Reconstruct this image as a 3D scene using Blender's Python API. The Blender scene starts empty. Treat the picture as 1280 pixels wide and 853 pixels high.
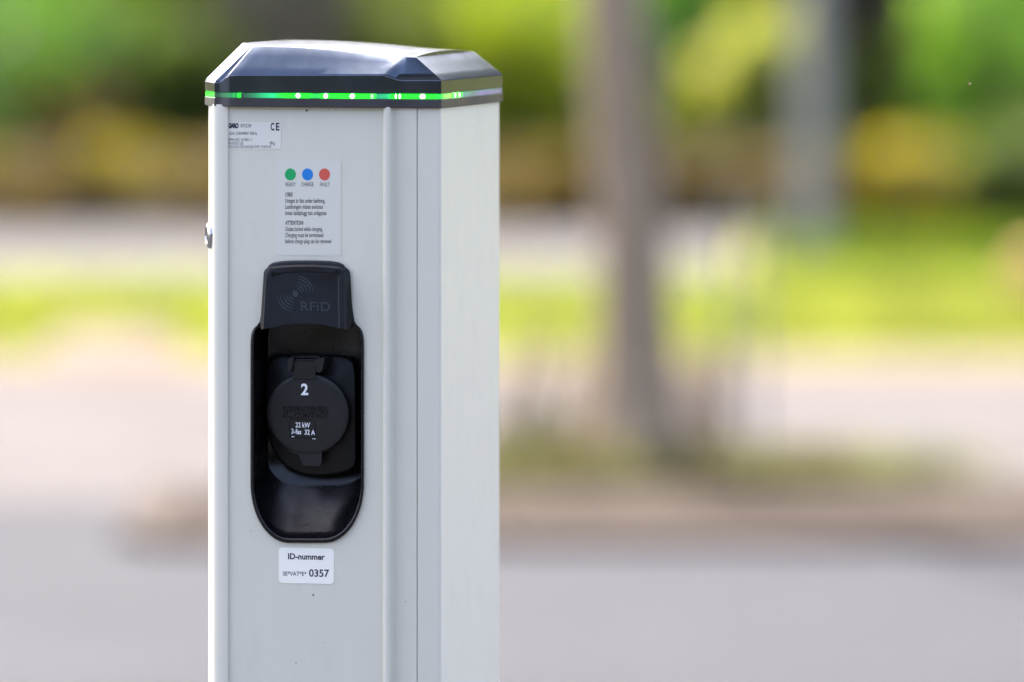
import bpy, bmesh, math, random
import numpy as np
from mathutils import Vector, Matrix
from mathutils.geometry import tessellate_polygon

rnd = random.Random(7)
SC = bpy.context.scene
COL = SC.collection

# ------------------------------------------------------------------ camera
EYE = 1.30                       # camera height in metres
FPX = 7111.0                     # 200 mm lens on a 36 mm sensor, in photo pixels
HORIZON = -83.0                  # row of the horizon in the photo
cam_d = bpy.data.cameras.new("camera")
cam_d.lens = 200.0
cam_d.sensor_width = 36.0
cam_d.sensor_fit = 'HORIZONTAL'
cam_d.shift_y = (HORIZON - 426.5) / 1280.0
cam_d.clip_start = 0.05
cam_d.clip_end = 2000
cam_d.dof.use_dof = True
cam_d.dof.focus_distance = 5.07
cam_d.dof.aperture_fstop = 2.35
cam = bpy.data.objects.new("camera", cam_d)
COL.objects.link(cam)
cam.location = (0, 0, EYE)
cam.rotation_euler = (math.radians(90), 0, 0)
SC.camera = cam

# ------------------------------------------------------------------ sky, sun, exposure
SUN = Vector((-0.27, 0.64, 1.00)).normalized()      # towards the sun: left of and behind the post
elev = math.asin(SUN.z)
azim = math.atan2(SUN.x, SUN.y)
world = bpy.data.worlds.new("World")
SC.world = world
world.use_nodes = True
nt = world.node_tree
bg = nt.nodes["Background"]
sky = nt.nodes.new("ShaderNodeTexSky")
sky.sky_type = 'NISHITA'
sky.sun_disc = False
sky.sun_elevation = elev
sky.sun_rotation = azim
sky.air_density = 0.45
sky.dust_density = 5.0
sky.ozone_density = 0.0
nt.links.new(sky.outputs[0], bg.inputs[0])
bg.inputs[1].default_value = 0.15
sun_d = bpy.data.lights.new("sun", 'SUN')
sun_d.energy = 2.0
sun_d.angle = math.radians(0.6)
sun_d.color = (1.0, 0.95, 0.88)
sun = bpy.data.objects.new("sun", sun_d)
COL.objects.link(sun)
sun.rotation_euler = SUN.to_track_quat('Z', 'Y').to_euler()
SC.view_settings.view_transform = 'Standard'
SC.view_settings.look = 'None'
SC.view_settings.exposure = 3.1
SC.view_settings.gamma = 1.0
SC.view_settings.use_curve_mapping = False
SC.cycles.use_denoising = True
SC.cycles.denoising_prefilter = 'ACCURATE'
SC.cycles.max_bounces = 8
SC.cycles.transparent_max_bounces = 8

# ------------------------------------------------------------------ object helpers
def tag(o, label=None, cat=None, group=None, kind=None):
    if label: o["label"] = label
    if cat: o["category"] = cat
    if group: o["group"] = group
    if kind: o["kind"] = kind
    return o

def empty(name, loc=(0, 0, 0), rz=0.0, parent=None):
    o = bpy.data.objects.new(name, None)
    COL.objects.link(o)
    o.location = loc
    o.rotation_euler = (0, 0, rz)
    o.empty_display_size = 0.1
    o.parent = parent
    return o

def link_mesh(name, me, m=None, parent=None):
    o = bpy.data.objects.new(name, me)
    COL.objects.link(o)
    if m is not None:
        me.materials.append(m)
    o.parent = parent
    return o

def shade(me, angle=35):
    bm = bmesh.new(); bm.from_mesh(me)
    a = math.radians(angle)
    for f in bm.faces: f.smooth = True
    for e in bm.edges:
        if len(e.link_faces) == 2:
            e.smooth = e.calc_face_angle(0.0) < a
    bm.to_mesh(me); bm.free()

def mesh_of(name, verts, faces, m=None, parent=None, fix=True, smooth=35, bevel=0, segs=2):
    me = bpy.data.meshes.new(name)
    me.from_pydata([tuple(v) for v in verts], [], faces)
    me.validate()
    if fix:
        bm = bmesh.new(); bm.from_mesh(me)
        bmesh.ops.remove_doubles(bm, verts=bm.verts, dist=1e-6)
        bmesh.ops.recalc_face_normals(bm, faces=bm.faces)
        bm.to_mesh(me); bm.free()
    if smooth: shade(me, smooth)
    o = link_mesh(name, me, m, parent)
    if bevel:
        md = o.modifiers.new("edge", 'BEVEL')
        md.width = bevel; md.segments = segs
        md.limit_method = 'ANGLE'; md.angle_limit = math.radians(25)
        md.harden_normals = True
        for p in me.polygons: p.use_smooth = True
        for e in me.edges: e.use_edge_sharp = False
    return o

class MB:
    """collects verts and faces of one part"""
    def __init__(s): s.v = []; s.f = []
    def add(s, verts, faces):
        b = len(s.v); s.v += [tuple(v) for v in verts]
        s.f += [tuple(b + i for i in f) for f in faces]
    def loft(s, rings, closed=True, cap0=False, cap1=False):
        n = len(rings[0]); vs = [p for r in rings for p in r]; fs = []
        for k in range(len(rings) - 1):
            for i in range(n if closed else n - 1):
                j = (i + 1) % n
                fs.append((k*n+i, k*n+j, (k+1)*n+j, (k+1)*n+i))
        if cap0: fs.append(tuple(range(n))[::-1])
        if cap1: fs.append(tuple((len(rings)-1)*n + i for i in range(n)))
        s.add(vs, fs)
    def box(s, a, b):
        (x0, y0, z0), (x1, y1, z1) = a, b
        s.add([(x0,y0,z0),(x1,y0,z0),(x1,y1,z0),(x0,y1,z0),(x0,y0,z1),(x1,y0,z1),(x1,y1,z1),(x0,y1,z1)],
              [(0,3,2,1),(4,5,6,7),(0,1,5,4),(1,2,6,5),(2,3,7,6),(3,0,4,7)])
    def tube(s, pts, radii, n=10, cap=True):
        rings = []
        for i, p in enumerate(pts):
            p = Vector(p)
            d = (Vector(pts[min(i+1, len(pts)-1)]) - Vector(pts[max(i-1, 0)])).normalized()
            a = d.orthogonal().normalized() if abs(d.z) < .95 else Vector((1, 0, 0))
            a = (a - d * a.dot(d)).normalized(); b = d.cross(a)
            r = radii[i]
            rings.append([p + (a*math.cos(2*math.pi*k/n) + b*math.sin(2*math.pi*k/n))*r for k in range(n)])
        s.loft(rings, True, cap, cap)
    def build(s, name, m=None, parent=None, **k):
        return mesh_of(name, s.v, s.f, m, parent, **k)

# ------------------------------------------------------------------ material helpers
def new_mat(name):
    m = bpy.data.materials.new(name); m.use_nodes = True
    return m, m.node_tree, m.node_tree.nodes["Principled BSDF"]

def noise(t, scale, detail=4, rough=.55, coord='Object', vec=None, stretch=None):
    n = t.nodes.new("ShaderNodeTexNoise")
    n.inputs['Scale'].default_value = scale
    n.inputs['Detail'].default_value = detail
    n.inputs['Roughness'].default_value = rough
    tc = t.nodes.new("ShaderNodeTexCoord")
    src = tc.outputs[coord]
    if stretch:
        mp = t.nodes.new("ShaderNodeMapping"); mp.inputs['Scale'].default_value = stretch
        t.links.new(src, mp.inputs[0]); src = mp.outputs[0]
    t.links.new(src, n.inputs['Vector'])
    return n

def ramp(t, fac, stops):
    r = t.nodes.new("ShaderNodeValToRGB")
    e = r.color_ramp.elements
    while len(e) < len(stops): e.new(0.5)
    for i, (p, c) in enumerate(stops):
        e[i].position = p
        e[i].color = (c[0], c[1], c[2], 1) if hasattr(c, '__len__') else (c, c, c, 1)
    t.links.new(fac, r.inputs[0])
    return r

def mix(t, fac, a, b, mode='MIX'):
    n = t.nodes.new("ShaderNodeMix"); n.data_type = 'RGBA'; n.blend_type = mode
    for sock, val in ((n.inputs[0], fac), (n.inputs[6], a), (n.inputs[7], b)):
        if hasattr(val, 'links') or hasattr(val, 'is_linked'): t.links.new(val, sock)
        elif hasattr(val, '__len__'): sock.default_value = (*val[:3], 1)
        else: sock.default_value = val
    return n.outputs[2]

def bump(t, p, height, strength=.2, dist=.001):
    b = t.nodes.new("ShaderNodeBump")
    b.inputs['Strength'].default_value = strength
    b.inputs['Distance'].default_value = dist
    t.links.new(height, b.inputs['Height'])
    t.links.new(b.outputs[0], p.inputs['Normal'])

def plain(name, col, rough=.5, metal=0.0, spec=.5, coat=0.0):
    m, t, p = new_mat(name)
    p.inputs['Base Color'].default_value = (*col, 1)
    p.inputs['Roughness'].default_value = rough
    p.inputs['Metallic'].default_value = metal
    p.inputs['Specular IOR Level'].default_value = spec
    p.inputs['Coat Weight'].default_value = coat
    return m

def plastic(name, col, rough, grain=.08, scuff=0.0, dust=None, graincale=2500):
    m, t, p = new_mat(name)
    n = noise(t, 60, 5)
    c = mix(t, ramp(t, n.outputs[0], [(.3, 0.0), (.7, 1.0)]).outputs[0], [x*.85 for x in col], [x*1.15 for x in col])
    rr = ramp(t, noise(t, 35, 6, .6).outputs[0], [(.3, rough*.8), (.75, min(1, rough*1.3))])
    if scuff:
        s = noise(t, 240, 3, .6, stretch=(.25, 1, 1))
        sr = ramp(t, s.outputs[0], [(.66, 0.0), (.74, 1.0)])
        rr2 = mix(t, sr.outputs[0], rr.outputs[0], (.75, .75, .75))
        big = ramp(t, noise(t, 30, 2).outputs[0], [(.45, 0.0), (.65, 1.0)])
        f = t.nodes.new("ShaderNodeMath"); f.operation = 'MULTIPLY'
        t.links.new(sr.outputs[0], f.inputs[0]); t.links.new(big.outputs[0], f.inputs[1])
        f2 = t.nodes.new("ShaderNodeMath"); f2.operation = 'MULTIPLY'; f2.inputs[1].default_value = scuff
        t.links.new(f.outputs[0], f2.inputs[0])
        c = mix(t, f2.outputs[0], c, dust or (.055, .045, .035))
        t.links.new(rr2, p.inputs['Roughness'])
    else:
        t.links.new(rr.outputs[0], p.inputs['Roughness'])
    t.links.new(c, p.inputs['Base Color'])
    bump(t, p, noise(t, graincale, 2).outputs[0], grain, .0003)
    return m

def painted(name, col, rough=.38):
    m, t, p = new_mat(name)
    # powder coat: faint vertical streaks, small dust specks
    st = ramp(t, noise(t, 14, 5, .6, stretch=(3, 3, .35)).outputs[0], [(.3, .985), (.7, 1.01)])
    c = mix(t, 1.0, col, st.outputs[0], 'MULTIPLY')
    # broad faint grime and hand marks
    gr = ramp(t, noise(t, 22, 6, .65, stretch=(1, 1, .6)).outputs[0], [(.56, 1.0), (.74, .94)])
    c = mix(t, 1.0, c, gr.outputs[0], 'MULTIPLY')
    p.inputs['Specular IOR Level'].default_value = .4
    t.links.new(c, p.inputs['Base Color'])
    rr = ramp(t, noise(t, 50, 5).outputs[0], [(.3, rough*.85), (.7, rough*1.2)])
    t.links.new(rr.outputs[0], p.inputs['Roughness'])
    return m

def ground_mat(name, stops, scale=3.0, rough=.9, fine=80, strength=.4, dist=.01):
    m, t, p = new_mat(name)
    n1 = noise(t, scale, 6, .6)
    c1 = ramp(t, n1.outputs[0], stops)
    big = ramp(t, noise(t, .9, 4, .6, stretch=(.6, 1, 1)).outputs[0], [(.3, .93), (.7, 1.07)])
    c1o = mix(t, 1.0, c1.outputs[0], big.outputs[0], 'MULTIPLY')
    g = ramp(t, noise(t, fine, 4, .7).outputs[0], [(.25, .75), (.75, 1.2)])
    c = mix(t, 1.0, c1o, g.outputs[0], 'MULTIPLY')
    t.links.new(c, p.inputs['Base Color'])
    p.inputs['Roughness'].default_value = rough
    p.inputs['Specular IOR Level'].default_value = .04
    bump(t, p, noise(t, fine, 5, .7).outputs[0], strength, dist)
    return m

def leaf_mat(name, dark, light, trans=.45, rough=.5):
    m, t, p = new_mat(name)
    g = t.nodes.new("ShaderNodeNewGeometry")
    c = ramp(t, g.outputs['Random Per Island'], [(0.0, dark), (.6, [(a+b)/2 for a, b in zip(dark, light)]), (1.0, light)])
    cl = ramp(t, noise(t, 4.2, 3, .6).outputs[0], [(.36, .4), (.5, .9), (.64, 1.4)])
    hue = ramp(t, noise(t, 1.7, 2, .5, stretch=(1.3, 1, .8)).outputs[0], [(.35, (.9, 1.0, 1.0)), (.65, (1.1, 1.0, .9))])
    cc = mix(t, 1.0, mix(t, 1.0, c.outputs[0], cl.outputs[0], 'MULTIPLY'), hue.outputs[0], 'MULTIPLY')
    t.links.new(cc, p.inputs['Base Color'])
    p.inputs['Roughness'].default_value = rough
    tr = t.nodes.new("ShaderNodeBsdfTranslucent")
    tc = mix(t, 1.0, cc, (1.6, 1.7, .7), 'MULTIPLY')
    t.links.new(tc, tr.inputs[0])
    ms = t.nodes.new("ShaderNodeMixShader"); ms.inputs[0].default_value = trans
    out = t.nodes["Material Output"]
    t.links.new(p.outputs[0], ms.inputs[1]); t.links.new(tr.outputs[0], ms.inputs[2])
    t.links.new(ms.outputs[0], out.inputs[0])
    return m

M = {}
M['asphalt'] = ground_mat("asphalt", [(.3, (0.0378, 0.0391, 0.0443)), (.5, (0.0400, 0.0413, 0.0468)), (.75, (0.0430, 0.0442, 0.0495))], 3.0, .85, 120)
M['pave'] = ground_mat("pale_pavement", [(.3, (0.0591, 0.0547, 0.0542)), (.7, (0.0700, 0.0657, 0.0657))], 2.0, .85, 60)
M['gravel'] = ground_mat("gravel_verge", [(.3, (0.0931, 0.0742, 0.0605)), (.7, (0.1153, 0.0931, 0.0765))], 4.0, .95, 60)
M['dirt'] = ground_mat("bare_soil", [(.3, (0.0325, 0.0257, 0.0204)), (.55, (0.0428, 0.0341, 0.0281)), (.8, (0.0548, 0.0453, 0.0374))], 5.0, .95, 40, .8, .02)
M['kerb'] = ground_mat("kerb_stone", [(.3, (0.0432, 0.0358, 0.0302)), (.7, (0.0592, 0.0488, 0.0421))], 6.0, .85, 90)
M['lawn'] = ground_mat("lawn_soil", [(.3, (0.1213, 0.1215, 0.0295)), (.7, (0.1695, 0.1676, 0.0495))], 2.5, .95, 60)
M['far_road'] = ground_mat("far_gravel_road", [(.3, (0.0671, 0.0644, 0.0643)), (.7, (0.0843, 0.0810, 0.0822))], 2.0, .9, 60)
M['forest_floor'] = ground_mat("leaf_litter", [(.3, (.05, .06, .015)), (.7, (.10, .11, .03))], 2.0, .95, 60)
M['aluminium'] = painted("silver_grey_powder_coat", (.655, .630, .512), .34)
M['aluminium_side'] = M['aluminium']
M['black'] = plastic("black_plastic", (.005, .0052, .006), .26, .10)
M['cap'] = plastic("metallic_slate_cap", (.068, .084, .112), .19, .05)
M['cap'].node_tree.nodes['Principled BSDF'].inputs['Metallic'].default_value = .85
M['mount'] = plastic("charcoal_mount", (.004, .004, .004), .40, .2)
M['mount'].node_tree.nodes['Principled BSDF'].inputs['Specular IOR Level'].default_value = .28
M['black_gloss'] = plastic("dark_cap_plastic", (.030, .033, .040), .34, .06)
M['black_matt'] = plastic("matt_black_plastic", (.0135, .0133, .0130), .40, .16)
M['black_scuff'] = plastic("scuffed_black_plastic", (.0035, .0035, .004), .27, .05, scuff=.5)
M['ring_grey'] = plastic("dark_grey_ring", (.035, .034, .036), .42, .10)
for k_, sp_ in (('black', .3), ('black_matt', .35), ('black_scuff', .36)):
    M[k_].node_tree.nodes['Principled BSDF'].inputs['Specular IOR Level'].default_value = sp_
M['hood'] = plastic("satin_black_hood", (.004, .0042, .005), .30, .08)
M['hood'].node_tree.nodes['Principled BSDF'].inputs['Specular IOR Level'].default_value = .22
M['seam'] = plain("dark_seam", (.05, .045, .04), .8)
M['chrome'] = plain("nickel_lock", (.42, .42, .42), .2, 1.0)
M['print_black'] = plain("black_print", (.025, .025, .045), .6)
M['print_grey'] = plain("grey_print", (.028, .036, .038), .6)
M['print_white'] = plain("white_print", (.85, .85, .85), .5)
M['sticker_white'] = plain("white_sticker", (.90, .875, .75), .4)
M['sticker_silver'] = plain("silver_label", (.71, .69, .59), .38)
M['sticker_cream'] = plain("pale_label", (.655, .635, .535), .42)
M['green_dot'] = plain("green_print", (.0, .36, .10), .5)
M['blue_dot'] = plain("blue_print", (.005, .19, .56), .5)
M['red_dot'] = plain("red_print", (.62, .09, .06), .5)
M['emboss'] = plain("green_black_emboss", (.003, .006, .0055), .30)
M['bark'] = ground_mat("grey_brown_bark", [(.3, (0.2837, 0.2156, 0.1407)), (.7, (0.4541, 0.3537, 0.2363))], 14.0, .9, 60, .9, .02)
M['pole'] = plastic("galvanised_pole", (.21, .21, .195), .5, .05)
M['boulder'] = ground_mat("tan_stone", [(.3, (.40, .24, .10)), (.7, (.52, .34, .16))], 8.0, .9, 60)
M['dirt_speck'] = plain("dark_dirt", (.04, .03, .028), .9)

# ------------------------------------------------------------------ measuring
def at(px, py, z=0.0):
    """ground point (or point at height z) seen at this place of the photo"""
    Y = FPX * (EYE - z) / (py - HORIZON)
    return Vector(((px - 640) / FPX * Y, Y, z))

ALPHA = math.radians(15)
CA, SA = math.cos(ALPHA), math.sin(ALPHA)
Y0 = 5.04
X0 = (551 - 640) / FPX * Y0
def G(px, py, v=0.0):
    """local (u, v, z) on the post's vertical plane at depth v"""
    k = (px - 640) / FPX
    u = (k * (Y0 + v*CA) - X0 - v*SA) / (CA + k*SA)
    Y = Y0 - u*SA + v*CA
    return (u, v, EYE - (py - HORIZON) * Y / FPX)
def U(px, v=0.0): return G(px, 400, v)[0]
def Z(py): return G(552, py, 0)[2]

# ================================================================== GROUND
def sheet(name, pts, m, z, parent=None):
    me = bpy.data.meshes.new(name)
    tris = tessellate_polygon([[Vector((p[0], p[1], 0)) for p in pts]])
    me.from_pydata([(p[0], p[1], z) for p in pts], [], [tuple(t) for t in tris])
    bm = bmesh.new(); bm.from_mesh(me); bmesh.ops.recalc_face_normals(bm, faces=bm.faces)
    for f in bm.faces:
        if f.normal.z < 0: f.normal_flip()
    bm.to_mesh(me); bm.free()
    return tag(link_mesh(name, me, m, parent), kind='structure')

def wavy(y, x0=-60, x1=60, amp=.06, n=60, seed=0):
    r = random.Random(seed)
    ph = [r.uniform(0, 6) for _ in range(3)]
    out = []
    for i in range(n + 1):
        x = x0 + (x1 - x0) * i / n
        out.append((x, y + amp*(math.sin(x*1.3+ph[0]) + .6*math.sin(x*3.1+ph[1]) + .4*math.sin(x*7+ph[2]))))
    return out

sheet("ground", [(-900, -900), (900, -900), (900, 900), (-900, 900)], M['forest_floor'], -0.012)
yd = lambda py: at(0, py).y
sheet("road", [(-60, -8), (60, -8), (60, yd(622)), (-60, yd(622))], M['asphalt'], -0.008)
sheet("pavement", [(-60, yd(628)), (60, yd(628))] + wavy(yd(455), amp=.05, seed=3)[::-1], M['pave'], -0.004)
# gravel edge between the pavement and the lawn
e0 = wavy(yd(472), amp=.05, seed=4); e1 = wavy(yd(440), amp=.06, seed=5)
sheet("gravel_edge_path", e0 + e1[::-1], M['gravel'], 0.0)
# lawn
l0 = wavy(yd(446), amp=.05, seed=6); l1 = wavy(yd(352), amp=.05, seed=8)
sheet("lawn", l0 + l1[::-1], M['lawn'], 0.004)
r0 = [(-60, yd(354)), (at(900, 354).x, yd(354))]
sheet("far_road", [(-60, yd(356)), (at(880, 352).x, yd(352)), (at(930, 300).x, yd(300)), (at(960, 276).x, yd(276)), (-60, yd(268))], M['far_road'], -0.004)
sheet("far_lawn", [(at(884, 352).x, yd(352)), (60, yd(352)), (60, yd(268)), (at(964, 268).x, yd(268)), (at(934, 300).x, yd(300))], M['lawn'], 0.0)
# bare gravel patch let into the lawn, on the left
a, b, c, d = at(62, 452), at(228, 452), at(215, 414), at(75, 414)
sheet("gravel_patch_path", [a[:2], b[:2], c[:2], d[:2]], M['gravel'], 0.009)

# raised planting bed round the tree, with a row of kerb stones along its front
bedL = at(178, 668); bedR = 12.0
yf, yb = yd(682), yd(612)
yb2 = yd(588)
outline = [(bedL.x+.06, yf+.1), (bedR, yf+.1), (bedR, yb), (at(1080, 604).x, yb), (at(1010, 588).x, yb2), (at(600, 588).x, yb2), (at(560, 612).x, yb), (bedL.x+.10, yb)]
def bed_mesh():
    mb = MB()
    n = len(outline)
    lo = [(x, y, -.01) for x, y in outline]; hi = [(x, y, .016) for x, y in outline]
    mb.loft([lo, hi])
    tris = tessellate_polygon([[Vector(p) for p in hi]])
    mb.add(hi, [tuple(t) for t in tris])
    return mb
bed = bed_mesh().build("planting_bed_ground", M['dirt'], None, smooth=0)
tag(bed, kind='structure')
kx = bedL.x
kl, first = .8, None
i = 0
while kx < 6.0:
    L = kl * rnd.uniform(.96, 1.03)
    mb = MB(); mb.box((kx + .006, yf, -.01), (kx + L - .006, yf + .12, .022 + rnd.uniform(-.002, .002)))
    o = mb.build("kerb_stone", M['kerb'], bed, bevel=.012)
    kx += L
for yy in (yf + .12, yf + .12 + (yb - yf - .12) / 2):
    mb = MB(); mb.box((bedL.x - .05, yy + .006, -.01), (bedL.x + .06, yy + (yb - yf - .12)/2 - .006, .022))
    mb.build("kerb_stone", M['kerb'], bed, bevel=.012)

# ------------------------------------------------------------------ foliage
def leaf_cloud(n, lobes, size, seed, flat=.35, shell=.55):
    """n little folded leaves spread through lobes [(cx,cy,cz,rx,ry,rz)]"""
    r = np.random.default_rng(seed)
    w = np.array([l[3]*l[4]*l[5] for l in lobes]) ** .8; w /= w.sum()
    k = r.choice(len(lobes), n, p=w)
    L = np.array(lobes)[k]
    d = r.normal(size=(n, 3)); d /= np.linalg.norm(d, axis=1)[:, None]
    rad = (shell + (1 - shell) * r.random(n)) ** .7
    # clumping
    rad *= 1 + .18*np.sin(d[:, 0]*7 + k) * np.sin(d[:, 2]*6 + 2*k) + .08*r.normal(size=n)
    P = L[:, :3] + d * L[:, 3:] * rad[:, None]
    P = P[P[:, 2] > .01]; n = len(P)
    a = r.normal(size=(n, 3)); a /= np.linalg.norm(a, axis=1)[:, None]
    b = np.cross(a, r.normal(size=(n, 3))); b /= np.linalg.norm(b, axis=1)[:, None]
    s = size * r.uniform(.6, 1.3, n)[:, None]
    a *= s; b *= s * .42
    V = np.stack([P - a, P + b, P + a, P - b], 1).reshape(-1, 3)
    F = np.arange(n * 4).reshape(n, 4)
    me = bpy.data.meshes.new("leaves")
    me.vertices.add(n*4); me.vertices.foreach_set("co", V.astype('f').ravel())
    me.loops.add(n*4); me.loops.foreach_set("vertex_index", F.ravel().astype('i'))
    me.polygons.add(n); me.polygons.foreach_set("loop_start", (np.arange(n)*4).astype('i'))
    me.update(calc_edges=True); me.validate()
    return me

def shrub(name, px, py, w, h, mat_, label, cat='shrub', seed=1, n=2600, size=.035, depth=None, group=None, base=None):
    p = base or at(px, py)
    root = empty(name, (p.x, p.y, 0))
    tag(root, label, cat, group)
    r = random.Random(seed)
    dd = depth or w
    lobes = [(0, 0, h*.5, w*.38, dd*.38, h*.48)]
    for i in range(7):
        a = r.uniform(0, 6.28); q = r.uniform(.2, .34)
        lobes.append((math.cos(a)*w*q, math.sin(a)*dd*q, h*r.uniform(.25, .78), w*r.uniform(.16, .26), dd*r.uniform(.16, .26), h*r.uniform(.16, .25)))
    me = leaf_cloud(n, lobes, size, seed)
    link_mesh("foliage", me, mat_, root)
    mb = MB()
    for i in range(6):
        a = r.uniform(0, 6.28)
        e = Vector((math.cos(a)*w*.3, math.sin(a)*dd*.3, h*r.uniform(.6, .85)))
        mb.tube([(math.cos(a)*.03, math.sin(a)*.03, -.01), e*.5 + Vector((0, 0, h*.1)), e], [.014, .010, .004], 6)
    mb.build("stem", M['bark'], root)
    return root

Lf = {}
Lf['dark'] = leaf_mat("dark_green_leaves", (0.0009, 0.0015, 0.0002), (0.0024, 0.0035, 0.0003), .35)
Lf['mid'] = leaf_mat("mid_green_leaves", (0.0337, 0.0557, 0.0026), (0.0788, 0.1112, 0.0053), .5)
Lf['bright'] = leaf_mat("bright_yellow_green_leaves", (0.0967, 0.1283, 0.0009), (0.1933, 0.2306, 0.0017), .6)
Lf['cool'] = leaf_mat("cool_green_leaves", (0.0311, 0.0864, 0.0095), (0.0686, 0.1642, 0.0171), .5)
Lf['light'] = leaf_mat("light_green_leaves", (0.1835, 0.1994, 0.0422), (0.3666, 0.3491, 0.0843), .55)
Lf['fresh'] = leaf_mat("fresh_green_leaves", (0.0841, 0.1650, 0.0211), (0.2055, 0.3601, 0.0451), .5)
Lf['olive'] = leaf_mat("olive_yellow_leaves", (0.0574, 0.0377, 0.0002), (0.1073, 0.0721, 0.0005), .45)
Lf['brown'] = leaf_mat("russet_leaves", (0.0494, 0.0350, 0.0029), (0.1317, 0.0849, 0.0056), .35)
Lf['gold'] = leaf_mat("golden_leaves", (0.1901, 0.1564, 0.0039), (0.2785, 0.2201, 0.0078), .5)
Lf['unseen_wood'] = leaf_mat("dark_unseen_wood_leaves", (0.0036, 0.0054, 0.0024), (0.0084, 0.0132, 0.0048), .08, .7)  # very dark so the added wood behind the camera reflects dark
Lf['grass'] = leaf_mat("grass_blades", (0.1023, 0.1173, 0.0227), (0.1733, 0.1876, 0.0530), .5)
Lf['grass_dry'] = leaf_mat("dry_grass_blades", (0.0697, 0.0676, 0.0488), (0.1115, 0.1031, 0.0867), .5)

# low hedge strip and the shrubs behind it, left to right, then the ones in the second row
shrub("low_shrub", 20, 284, 1.00, .36, Lf['olive'], "low olive yellow shrub at the far left edge behind the pale road", seed=11, n=2600)
shrub("low_shrub", 140, 282, .62, .40, Lf['gold'], "round golden shrub glowing behind the road, left of the charging post", seed=12, n=1500)
shrub("low_shrub", 262, 284, 1.00, .36, Lf['olive'], "low olive yellow shrub half hidden by the post's left edge", seed=13, n=2600)
shrub("low_shrub", 640, 284, 1.10, .36, Lf['olive'], "low olive yellow shrub between the post and the tree trunk", seed=14, n=2600)
shrub("low_shrub", 860, 286, .90, .38, Lf['brown'], "russet brown low shrub between the tree trunk and the grey pole", seed=15, n=2400)
shrub("low_shrub", 1010, 286, .8, .34, Lf['olive'], "low olive shrub behind the foot of the grey pole", seed=16, n=2000)
shrub("low_shrub", 1165, 292, .62, .42, Lf['gold'], "round golden shrub on the far lawn, right of the grey pole", seed=17, n=1700)
shrub("low_shrub", 1270, 296, .60, .52, Lf['mid'], "small mid green shrub at the right edge beside the golden one", seed=18, n=1800)
shrub("low_shrub", 1085, 287, .7, .36, Lf['olive'], "low olive shrub just right of the grey pole, beside the golden one", seed=20, n=1800)
shrub("low_shrub", 745, 285, .8, .36, Lf['olive'], "low olive shrub behind the foot of the tree trunk", seed=21, n=1800)
shrub("low_shrub", 430, 284, .9, .36, Lf['olive'], "low olive shrub hidden behind the charging post", seed=19, n=1500)

back = [
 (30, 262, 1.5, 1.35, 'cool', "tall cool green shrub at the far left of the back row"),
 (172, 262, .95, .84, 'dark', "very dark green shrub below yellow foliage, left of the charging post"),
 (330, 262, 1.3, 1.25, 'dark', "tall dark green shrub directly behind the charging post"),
 (250, 268, .62, .92, 'mid', "mid green shrub between the very dark one and the post's left edge"),
 (95, 270, .55, .62, 'olive', "small olive green shrub low behind the golden shrub on the left"),
 (600, 262, 1.3, 1.3, 'mid', "tall mid green shrub just right of the post's cap"),
 (690, 268, 1.05, 1.15, 'bright', "bright yellow green shrub between the post and the tree trunk"),
 (860, 256, .62, 1.25, 'cool', "cool dark green shrub just right of the tree trunk"),
 (946, 274, .62, 1.0, 'light', "light green shrub left of the grey pole"),
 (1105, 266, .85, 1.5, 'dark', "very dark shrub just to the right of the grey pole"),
 (1150, 270, .85, .85, 'mid', "mid green shrub over the golden shrub on the right"),
 (1262, 272, 1.0, 1.5, 'fresh', "tall fresh green shrub at the right edge of the back row"),
]
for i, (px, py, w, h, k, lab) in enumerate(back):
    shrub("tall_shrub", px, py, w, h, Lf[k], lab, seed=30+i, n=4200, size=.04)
third = [
 (120, 238, 2.6, 2.2, 'bright', "high yellow green bush rising behind the dark shrub on the left"),
 (420, 238, 2.4, 2.4, 'bright', "high yellow green bush rising over the post's cap"),
 (760, 236, 2.6, 2.3, 'bright', "high yellow green bush behind the tree trunk"),
 (1010, 236, 2.2, 2.6, 'dark', "high dark bush behind the grey pole"),
 (1240, 238, 2.2, 2.4, 'mid', "high green bush in the last row at the right"),
]
for i, (px, py, w, h, k, lab) in enumerate(third):
    shrub("high_bush", px, py, w, h, Lf[k], lab, cat='bush', seed=50+i, n=7000, size=.055)

# wood beyond the shrubs, and an unseen wood added behind the camera for dark reflections
def wood(name, cx, cy, length, height, depth, mat_, n, size, seed, profile=None):
    r = random.Random(seed); lobes = []
    m_ = int(length / 3)
    for i in range(m_):
        x = cx - length/2 + length*(i+.5)/m_
        h = height*r.uniform(.8, 1.15) * (profile(x) if profile else 1)
        lobes.append((x, cy + r.uniform(-.3, .3)*depth, h*.5, 2.4, depth*.5, h*.5))
        lobes.append((x + r.uniform(-1, 1), cy + r.uniform(-.3, .3)*depth, h*.75, 1.8, depth*.45, h*.3))
    o = link_mesh(name, leaf_cloud(n, lobes, size, seed), mat_)
    return tag(o, kind='stuff')
tag(wood("reflected_woodland", 0, 40, 70, 11, 6, Lf['mid'], 150000, .22, 71, lambda x: .85 + .55*max(0, min(1, (x-2)/6)) - .35*max(0, min(1, (-4-x)/4))), "dense green wood closing the view behind all the shrubs")  # height profile along x is shaped for the sky reflected in the cap
tag(wood("reflected_woodland", 0, -15, 60, 6.5, 5, Lf['unseen_wood'], 60000, .3, 72), "unseen dark green wood added behind the viewer for reflections")

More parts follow.
